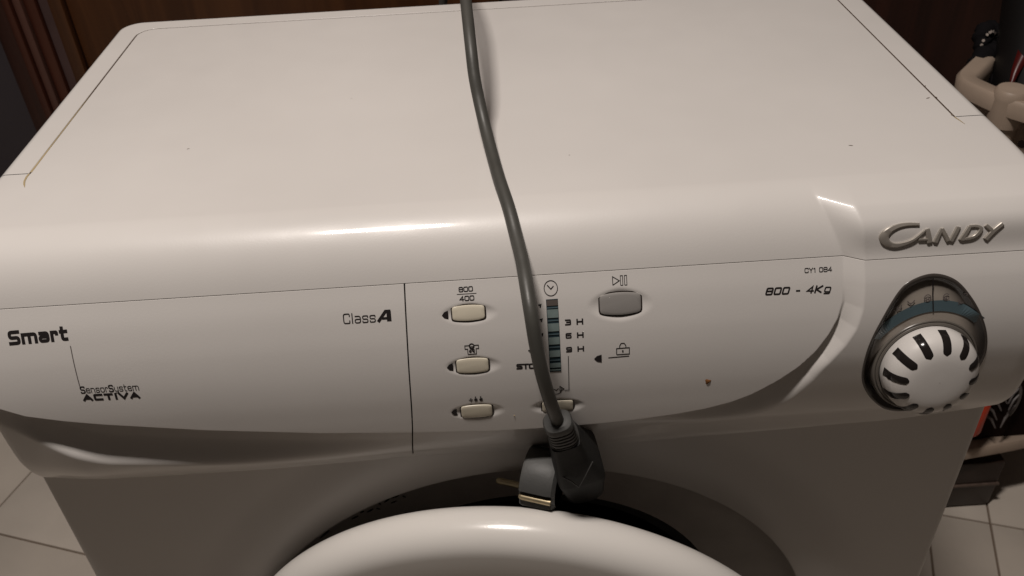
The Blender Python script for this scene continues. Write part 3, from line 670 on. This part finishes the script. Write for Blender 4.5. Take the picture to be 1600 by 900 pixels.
# ---------------------------------------------------------------- raised silver lettering on the cap
def relief(name, strokes, h, m, parent):
    V = []; F = []
    for pts in strokes:
        P = spline([(p[0], p[1], p[2]) for p in pts], 5) if len(pts) > 2 else [Vector(pts[0]).lerp(Vector(pts[1]), t) for t in (0, .25, .5, .75, 1)]
        n = len(P); o = len(V)
        for i, p in enumerate(P):
            a = P[max(i-1, 0)]; b = P[min(i+1, n-1)]; t = Vector((b.x-a.x, b.y-a.y)).normalized(); s = Vector((-t.y, t.x)); w = p.z/2
            e = (.00035 if i == 0 else -.00035 if i == n-1 else 0)
            for k, hh_ in ((-1, -.0003), (-.92, h*.7), (-.6, h), (.6, h), (.92, h*.7), (1, -.0003)):
                q = Vector((p.x, p.y))+s*w*k+t*(e if hh_ > 0 else 0); V.append(cap_pt(q.x, min(q.y+VS-.10889, VS), hh_))
        for i in range(n-1):
            for j in range(5): F.append((o+i*6+j, o+i*6+j+1, o+(i+1)*6+j+1, o+(i+1)*6+j))
        F.append(tuple(o+j for j in range(6))); F.append(tuple(o+(n-1)*6+j for j in range(6))[::-1])
    ob = mesh(name, V, F, m, parent, 30)
    bm = bmesh.new(); bm.from_mesh(ob.data); bmesh.ops.recalc_face_normals(bm, faces=bm.faces); bm.to_mesh(ob.data); bm.free()
    return ob
LG = {'C': [[(0.2196, 0.0890, .0017), (0.2132, 0.0886, .0023), (0.2078, 0.0894, .0031), (0.2031, 0.0918, .0044), (0.2008, 0.0953, .0054), (0.2024, 0.0993, .0044), (0.2066, 0.1014, .0032), (0.2118, 0.1008, .0026), (0.2166, 0.0988, .0021), (0.2202, 0.0955, .0018), (0.2228, 0.0926, .0013)]],
 'A': [[(.2236, .0919, .0026), (.2258, .1013, .0032)], [(.2192, .0987, .0015), (.2250, .0989, .0015)]],
 'N': [[(.2315, .0922, .0018), (.2286, .1015, .0030)], [(.2313, .0925, .0024), (.2358, .1010, .0024)], [(.2404, .0918, .0027), (.2370, .1013, .0030)]],
 'D': [[(.2464, .0921, .0024), (.2424, .1011, .0031)], [(0.2461, 0.0922, .0019), (0.2500, 0.0923, .0019), (0.2524, 0.0942, .0024), (0.2511, 0.0974, .0026), (0.2482, 0.0996, .0022), (0.2432, 0.1004, .0018)]],
 'Y': [[(.2640, .0917, .0030), (.2594, .0962, .0031), (.2556, .1015, .0031)], [(.2547, .0919, .0022), (.2574, .0947, .0024), (.2592, .0968, .0024)]]}
for ch, st in LG.items(): relief('logo_letter', st, .00115 if ch != 'C' else .0013, LOGO, wm)

# rust spot and a few marks on the panel
def blot(cx, cz, r, m, name='rust_spot'):
    a = np.linspace(0, 2*math.pi, 14, endpoint=False); rr_ = r*(1+.25*np.sin(a*3+1))
    x = np.concatenate([[cx], cx+rr_*.55*np.cos(a), cx+rr_*np.cos(a)]); z = np.concatenate([[cz], cz+rr_*.55*np.sin(a), cz+rr_*np.sin(a)])
    X0, Y0_, Z0 = fpoint(x, z, .0005); X1, Y1, Z1 = fpoint(x, z, .0000); X0[15:] = X1[15:]; Y0_[15:] = Y1[15:]; Z0[15:] = Z1[15:]
    F = [(0, 1+i, 1+(i+1) % 14) for i in range(14)]+[(1+i, 15+i, 15+(i+1) % 14, 1+(i+1) % 14) for i in range(14)]
    return mesh(name, np.stack([X0, Y0_, Z0], -1), F, m, wm, 60)
blot(.1095, .7566, .0016, STAIN); blot(.0, .741, .0003, GRIME, 'dirt_speck')

# ---------------------------------------------------------------- power cable and its plug
pc = empty('power_cable', (.03, -.05, .68))
tag(pc, 'grey power cable lying over the washing machine with its round plug hanging above the door', 'power cable')
path = [(-.050, .380, .40), (-.047, .378, .62), (-.040, .368, .80), (-.034, .362, .862), (-.029, .350, .895), (-.024, .310, .925), (-.0185, .245, .930), (-.0145, .190, .918),
        (-.0127, .1455, .908), (-.0117, .124, .898), (-.0108, .1120, .886), (-.0089, .1030, .874), (-.0062, .0890, .863), (-.0031, .0680, .8562), (-.0001, .0429, .8540),
        (.0040, .0185, .8495), (.0067, .0020, .8425), (.0088, -.0150, .8385), (.0099, -.0310, .8345), (.0111, -.0440, .8264), (.0127, -.0510, .8120), (.0151, -.0545, .7955), (.0189, -.0540, .7753), (.0225, -.0508, .7582), (.0237, -.0497, .7520)]
sp = spline(path, 14)
loft('cord', tube_rings(sp, .00365, 20), CORD, pc, sharp=80)
def rsec(c, u, v, a, b, p=3.0, n=32):
    out_ = []
    for k in range(n):
        t = 2*math.pi*k/n; cx_, sx_ = math.cos(t), math.sin(t)
        out_.append(Vector(c)+Vector(u)*a*math.copysign(abs(cx_)**(2/p), cx_)+Vector(v)*b*math.copysign(abs(sx_)**(2/p), sx_))
    return out_
d = Vector((.0075, .0130, -.0370)).normalized(); uu = Vector((1, .15, 0)); uu = (uu-d*uu.dot(d)).normalized(); vv = d.cross(uu)
p0 = Vector((.0226, -.0506, .7570))
secs = [(0, .0052, .0050, 2.2), (.0012, .0074, .0066, 2.6), (.0035, .0082, .0072, 3)]
k = .0055
while k < .0185:
    w_ = .0080+(k-.0055)*.03
    secs += [(k, w_, .0074+(k-.0055)*.1, 3), (k+.0004, w_-.0013, .0062+(k-.0055)*.1, 3), (k+.0013, w_-.0013, .0062+(k-.0055)*.1, 3), (k+.0017, w_, .0075+(k-.0055)*.1, 3)]; k += .0031
secs += [(.0215, .0088, .0085, 3)]
loft('strain_relief', [rsec(p0+d*s_, uu, vv, a, b, p) for s_, a, b, p in secs], PLUG, pc, sharp=30)
# axis of the plug's face points left; the body widens to the right and down
ax = Vector((-1, .36, .02)).normalized(); av = Vector((0, 0, 1)); av = (av-ax*av.dot(ax)).normalized(); aw = ax.cross(av)
fc = Vector((.0222, -.0285, .6825))            # where face cylinder meets the body
body_s = [(.0210, .0084, .0090, 5, 0, 0), (.0360, .0098, .0115, 6, .0005, 0), (.0375, .0102, .0120, 6, .0006, 0), (.0570, .0142, .0165, 7, .0018, 0), (.0590, .0144, .0168, 7, .0018, 0), (.0860, .0118, .0150, 6, .0004, 0), (.0880, .0110, .0146, 6, .0002, 0), (.1000, .0085, .0110, 5, 0, 0)]
loft('plug_body', [rsec(p0+d*s_+uu*off, uu, vv, a, b, p) for s_, a, b, p, off, _ in body_s], PLUG_SHADE, pc, sharp=18)
for pts in ([(.0425, -.0492, .7205), (.0385, -.0508, .7115), (.0345, -.0512, .7020)], [(.0345, -.0512, .7020), (.0300, -.0510, .7075), (.0255, -.0490, .7090)]):
    loft('mould_seam', tube_rings(pts, .00035, 8), PLUG, pc)
nF = 64; prof_f = [(.0150, -.004), (.0180, -.002), (.0186, .001), (.0186, .0160), (.0180, .0176), (.0168, .0180), (.0155, .0176), (.0150, .0150), (.0001, .0150)]
rings = []
for r, t in prof_f:
    q = []
    for k in range(nF):
        a = 2*math.pi*k/nF; rr_ = r
        for nc in (math.radians(1), math.radians(181)):            # two notches for the earth clips
            dl = abs((a-nc+math.pi) % (2*math.pi)-math.pi)
            if dl < .30: rr_ = min(r, .0156)
        q.append(fc+ax*t+av*(rr_*math.sin(a))+aw*(rr_*math.cos(a)))
    rings.append(q)
loft('plug_face', rings, PLUG, pc, cap=False, sharp=35)
def sv(a, b, c): return fc+ax*a+av*b+aw*c
pin_dir = (av*.10+aw*.99).normalized()
for t0, t1, dv_, dw_ in ((.006, .0385, -.0140, .0020), (-.002, .0180, -.0005, -.0165)):
    base = fc+av*dv_+aw*dw_
    loft('plug_pin', tube_rings([base+ax*t0, base+ax*(t1-.0024), base+ax*(t1-.0007), base+ax*t1], [.0021, .0021, .0016, .0007], 16), BRASS, pc, sharp=50)

# ---------------------------------------------------------------- floor of square tiles, laid askew to the machine
FL = mat('grout', (.20, .155, .12), .8, .2)
bm = bmesh.new(); box(bm, (-2.4, -1.6, -.05), (2.4, 2.2, -.003)); fl = tag(bm_obj('floor', bm, FL), kind='structure')
tiles_m = [mat('ivory_tile', (.66, .59, .51), .38, .5, var=.10, vscale=9, bump=.03, bscale=60), mat('ivory_tile_2', (.69, .62, .54), .38, .5, var=.10, vscale=9, bump=.03, bscale=60)]
ang = math.radians(-18.4); n1 = Vector((math.cos(ang), math.sin(ang), 0)); m1 = Vector((-math.sin(ang), math.cos(ang), 0))
def tile(a0, a1, b0, b1, k):
    bm = bmesh.new(); M4 = Matrix((n1, m1, Vector((0, 0, 1)))).transposed().to_4x4()
    box(bm, (a0+.0016, b0+.0016, -.006), (a1-.0016, b1-.0016, 0), .0009, 2, M4); bm_obj('tile', bm, tiles_m[k], fl, 30)
for i in range(-5, 5):
    for j in range(-5, 5):
        a0 = .532+.375*i; b0 = .244+.376*j; c = n1*(a0+.19)+m1*(b0+.19)
        if abs(c.x) > 1.7 or c.y < -.9 or c.y > 1.6: continue
        if i == -1: tile(a0, .444, b0, b0+.376, (i+j) % 2); tile(.444, a0+.375, b0, b0+.376, (i+j+1) % 2)
        else: tile(a0, a0+.375, b0, b0+.376, random.randrange(2))

# ---------------------------------------------------------------- dark wooden wall and door frame behind
YW = .79; kx = 1.035
WOODA = wood('brown_wood', (.058, .020, .006), (.098, .036, .011)); WOODB = wood('dark_red_wood', (.020, .005, .003), (.042, .011, .006)); WOODC = wood('rosy_wood', (.085, .036, .026), (.13, .058, .042))
WOODR = wood('red_brown_wood', (.05, .012, .006), (.08, .022, .010)); CURT = mat('grey_brown_cloth', (.10, .062, .058), .85, .1, var=.2, vscale=15); GREYW = mat('blue_grey_paint', (.050, .042, .048), .6, .3, var=.12, vscale=4)
wl = empty('wall', (0, YW, 0)); tag(wl, kind='structure')
def board(x0, x1, y0, m, name='board', z1=2.3, dep=.03, bev=.002):
    bm = bmesh.new(); box(bm, (x0, y0, 0), (x1, y0+dep, z1), bev); return bm_obj(name, bm, m, wl, 30)
board(-2.4, -.648, YW+.012, GREYW)
board(-.647, -.621, YW-.004, WOODB); board(-.620, -.610, YW-.016, WOODR); board(-.609, -.5985, YW-.010, WOODC); board(-.598, -.583, YW-.004, WOODR); board(-.582, -.569, YW+.002, CURT)
board(-.5665, -.549, YW-.006, WOODA)
for i, (a, b, m) in enumerate([(-.5475, .02, WOODA), (.023, .42, WOODB), (.423, .90, WOODB), (.903, 2.4, WOODB)]): board(a, b, YW+.004, m, 'panel')
bm = bmesh.new(); box(bm, (-2.4, YW+.05, -.05), (2.4, YW+.1, 2.6)); bm_obj('backing', bm, WOODB, wl)

# ---------------------------------------------------------------- plastic basket trolley to the right of the machine
BEI = mat('beige_plastic', (.44, .345, .27), .42, .5, var=.10, vscale=30, bump=.06, bscale=200)
BEID = mat('dusty_beige_plastic', (.26, .20, .155), .55, .4, var=.2, vscale=30)
tr = empty('basket_trolley', (.62, .46, 0)); tag(tr, 'beige plastic basket trolley with rounded rims standing right of the washing machine', 'trolley')
def poly_round(pts, r=.02, n=5):
    out_ = []; N_ = len(pts)
    for i in range(N_):
        A_, B, C_ = Vector(pts[i-1]), Vector(pts[i]), Vector(pts[(i+1) % N_]); u, v = (A_-B), (C_-B); k = min(r, u.length*.45, v.length*.45)
        p, q = B+u.normalized()*k, B+v.normalized()*k
        for j in range(n+1): t = j/n; out_.append(p*(1-t)**2+B*2*t*(1-t)+q*t*t)
    return out_
def inset(pl, d_):
    out_ = []; N_ = len(pl)
    for i in range(N_):
        t = (pl[(i+1) % N_]-pl[i-1]).normalized(); out_.append(pl[i]+Vector((-t.y, t.x))*d_)
    return out_
def basket(base, z, depth, name):
    pl = poly_round(base)
    area = sum(a.x*b.y-b.x*a.y for a, b in zip(pl, pl[1:]+pl[:1]))
    if area < 0: pl = pl[::-1]
    rings = []
    for ins, h in ((.004, -.020), (0, -.018), (-.001, -.004), (.002, 0), (.016, 0), (.020, -.003), (.021, -.014), (.024, -depth), (.05, -depth-.004)):
        rings.append([Vector((p.x, p.y, z+h)) for p in inset(pl, ins)])
    n_ = len(rings[0]); V = [v for r in rings for v in r]; F = []
    for i in range(len(rings)-1):
        for k in range(n_): F.append((i*n_+k, i*n_+(k+1) % n_, (i+1)*n_+(k+1) % n_, (i+1)*n_+k))
    F.append(tuple((len(rings)-1)*n_+k for k in range(n_)))
    return mesh(name, V, F, BEI, tr, 50), pl
hexa = [(.640, .630), (.485, .466), (.509, .405), (.600, .300), (.760, .360), (.760, .560)]
b1_, pl1 = basket(hexa, .700, .115, 'upper_basket')
# pierced skirt under the rim near the post
for i in range(5):
    for j in range(4):
        t = (i+.5)/5; x_ = .514+(.600-.514)*t; y_ = .404+(.300-.404)*t
# perforations as dark insets
hole = mat('hole_dark', (.015, .01, .008), .8, .1)
nv = Vector((-.76, -.65, 0)).normalized(); tvv = Vector((.65, -.76, 0)).normalized()
for i in range(6):
    for j in range(3):
        c_ = Vector((.531, .401, .655-.018*j))+tvv*(.008+.014*i)+nv*-.004
        bm = bmesh.new(); bmesh.ops.create_cone(bm, cap_ends=True, segments=14, radius1=.0042, radius2=.0042, depth=.0012)
        Rm = nv.to_track_quat('Z', 'Y').to_matrix().to_4x4(); Rm.translation = c_+nv*.0075; bmesh.ops.transform(bm, matrix=Rm, verts=bm.verts); bm_obj('perforation', bm, hole, b1_)
# corner posts
for n_i, (x_, y_) in enumerate([(.522, .416), (.735, .385)]):
    rg = [(0.0165, .640), (.0165, .668), (.0185, .670), (.0185, .694), (.0175, .704), (.0150, .7085), (.0001, .7095)]
    revolve('corner_post', [(.012, -.66), (.012, -.062), (.0135, -.0605), (.0138, -.034), (.0165, -.0325), (.0175, -.004), (.0168, .003), (.0145, .0060), (.0001, .0070)], (x_, y_, .700), (1, 0, 0), (0, 1, 0), (0, 0, 1), BEI, tr, 40, 40)
# lowest tray with a pale front edge
low = [(.560, .430), (.720, .452), (.800, .470), (.800, .640), (.560, .640)]
b2_, _ = basket(low, .140, .030, 'lower_basket')
bm = bmesh.new(); box(bm, (.575, .452, .004), (.712, .600, .098), .004); db = bm_obj('storage_box', bm, mat('dark_brown_plastic', (.03, .017, .012), .45, .5, var=.2, vscale=40))
tag(db, 'dark brown box on the floor under the lowest trolley tray', 'box')
bm = bmesh.new(); box(bm, (.574, .449, .050), (.713, .4535, .0545), .001); bm_obj('box_trim', bm, mat('grey_brown_trim', (.14, .10, .08), .5, .4, var=.3, vscale=150), db)

# ---- things in the upper basket
def blob_ball(c, r, m, name, parent=None, noise=.0, sc=(1, 1, 1)):
    bm = bmesh.new(); bmesh.ops.create_icosphere(bm, subdivisions=4, radius=1)
    for v in bm.verts:
        k = 1+noise*math.sin(v.co.x*7+c[0]*90)*math.sin(v.co.y*6+2)*math.cos(v.co.z*8)
        v.co = Vector((v.co.x*r*sc[0]*k+c[0], v.co.y*r*sc[1]*k+c[1], v.co.z*r*sc[2]*k+c[2]))
    return bm_obj(name, bm, m, parent, 80)
BLK = mat('matt_black_plastic', (.008, .007, .007), .5, .35)
BCL = mat('black_cloth', (.008, .007, .008), .9, .1, bump=.3, bscale=300)
DOT = mat('white_dot', (.42, .36, .32), .8, .1)
COT = mat('white_wool', (.62, .55, .45), .9, .1, bump=.3, bscale=150, var=.1, vscale=80)
hd = empty('hair_dryer', (.60, .49, .64)); tag(hd, 'large black hair dryer standing in the upper basket of the trolley', 'hair dryer')
loft('barrel', tube_rings(spline([(.568, .432, .60), (.581, .490, .70), (.586, .520, .77), (.593, .545, .84)], 5), [.034]*4+[.036]*8+[.037]*4, 28), BLK, hd)
loft('rear_grille', tube_rings([(.598, .545, .84), (.5985, .548, .851), (.599, .550, .857)], [.0345, .033, .027], 28), BLK, hd)
for k in range(5):
    p = Vector((.588, .488, .70)).lerp(Vector((.592, .520, .77)), -.35+k*.11); t_ = Vector((.004, .032, .07)).normalized()
    loft('rib', tube_rings([p-t_*.0012, p, p+t_*.0012], [.0330, .0342, .0330], 28), BLK, hd, cap=False)
def scrunchie(c, R_, r_, axis, label):
    o = empty('hair_band', c); tag(o, label, 'hair band', 'dotted hair bands in the trolley')
    ax_ = Vector(axis).normalized(); u_ = ax_.orthogonal().normalized(); v_ = ax_.cross(u_); rings = []
    for i in range(40):
        a = 2*math.pi*i/40; q = []
        for j in range(12):
            b = 2*math.pi*j/12; rr_ = r_*(1+.16*math.sin(a*9+b)); q.append(Vector(c)+(u_*math.cos(a)+v_*math.sin(a))*(R_+rr_*math.cos(b))+ax_*rr_*math.sin(b))
        rings.append(q)
    n_ = 12; V = [v for r in rings for v in r]; F = [(i*n_+k, i*n_+(k+1) % n_, ((i+1) % 40)*n_+(k+1) % n_, ((i+1) % 40)*n_+k) for i in range(40) for k in range(n_)]
    mesh('band', V, F, BCL, o, 80)
    for i in range(26):
        a = 2*math.pi*(i*.382 % 1); b = 2*math.pi*(i*.618 % 1); dn = (u_*math.cos(a)+v_*math.sin(a)); p = Vector(c)+dn*(R_+r_*1.06*math.cos(b))+ax_*r_*1.06*math.sin(b); nn_ = (dn*math.cos(b)+ax_*math.sin(b))
        bm = bmesh.new(); bmesh.ops.create_circle(bm, cap_ends=True, segments=10, radius=.0016); Mx = nn_.to_track_quat('Z', 'Y').to_matrix().to_4x4(); Mx.translation = p+nn_*.0012; bmesh.ops.transform(bm, matrix=Mx, verts=bm.verts); bm_obj('dot', bm, DOT, o, None)
scrunchie((.5572, .5414, .705), .011, .0095, (.4, -.8, .5), 'upper black hair band with pale dots, lying on the basket rim beside the hair dryer')
scrunchie((.5494, .5135, .685), .014, .011, (.2, -.9, .4), 'lower black hair band with pale dots, inside the basket just below the rim')
for c_, lb in (((.5545, .4836, .685), 'left one of two cream wool balls in the upper basket, next to the post'), ((.5698, .4935, .690), 'right one of two cream wool balls in the upper basket, under the red ribbon')):
    o = blob_ball(c_, .0098, COT, 'wool_ball', None, .05); tag(o, lb, 'wool ball', 'wool balls in the trolley')
bm = bmesh.new()
rb_ = spline([(.541, .452, .694), (.548, .462, .704), (.556, .470, .716), (.565, .478, .730), (.575, .486, .746)], 8)
V = []; F = []
for i, p in enumerate(rb_): 
    f = i/len(rb_); w_ = .003+.016*f; wd = (Vector((.03, .045, .035)).cross(Vector((.57, .85, -.42)))).normalized(); V += [p+wd*w_*.6, p-wd*w_*.6]
for i in range(len(rb_)-1): F.append((2*i, 2*i+1, 2*i+3, 2*i+2))
rbm = mesh('ribbon', V, F, mat('dark_red_satin', (.075, .006, .005), .35, .5), None, 60); so = rbm.modifiers.new('thick', 'SOLIDIFY'); so.thickness = .001
tag(rbm, 'dark red ribbon trailing over the cream wool balls in the basket', 'ribbon')
# base clutter in the upper basket
bm = bmesh.new(); box(bm, (.540, .440, .600), (.70, .56, .655), .01); cb = bm_obj('toilet_bag', bm, BCL); tag(cb, 'black cloth toilet bag at the bottom of the upper basket', 'bag')
# ---- things lower down on the trolley
ORG = mat('orange_red_plastic', (.62, .045, .010), .3, .5, trans=.0)
ob_ = revolve('bottle', [(.0001, -.05), (.015, -.05), (.0165, -.046), (.0165, .006), (.012, .014), (.007, .020), (.007, .030), (.0001, .031)], (.625, .440, .236), (1, 0, 0), (0, 1, 0), (0, 0, 1), ORG, None, 40, 40)
tag(ob_, 'orange red plastic bottle seen between the machine and the trolley', 'bottle')

bm = bmesh.new(); box(bm, (.642, .462, .128), (.80, .62, .36), .018, 3); o = bm_obj('dark_filler', bm, mat('dark_brown_cloth', (.018, .009, .007), .9, .1, bump=.3, bscale=120, var=.4, vscale=40)); tag(o, 'dark brown filler added to darken the lowest basket behind the orange bottle', 'bag')  # dark filler put in so that the lowest basket reads dark
hc = empty('hair_clip', (.66, .452, .22)); tag(hc, 'pale grey hair claw clip with short teeth, right of the orange bottle', 'hair clip')
CLP = mat('pale_clip_plastic', (.12, .105, .10), .35, .5)
for s_ in (-1, 1):
    arc = [(.668+s_*.010*math.sin(t)+.012*s_, .452, .232+.030*math.cos(t)-.01) for t in np.linspace(-.2, 2.6, 12)]
    loft('jaw', tube_rings(arc, .0030, 10), CLP, hc)
    for t in (.5, 1.1, 1.7, 2.3):
        q = Vector((.668+s_*.010*math.sin(t)+.012*s_, .452, .232+.030*math.cos(t)-.01)); loft('tooth', tube_rings([q, q+Vector((-s_*.010, -.006, -.006)), q+Vector((-s_*.016, -.012, -.018))], [.0022, .0019, .0008], 8), CLP, hc)
loft('spring', tube_rings([(.668+.006*math.cos(a), .450+.006*math.sin(a), .252+a*.0007) for a in np.linspace(0, 18, 60)], .0009, 6), BRASS, hc)
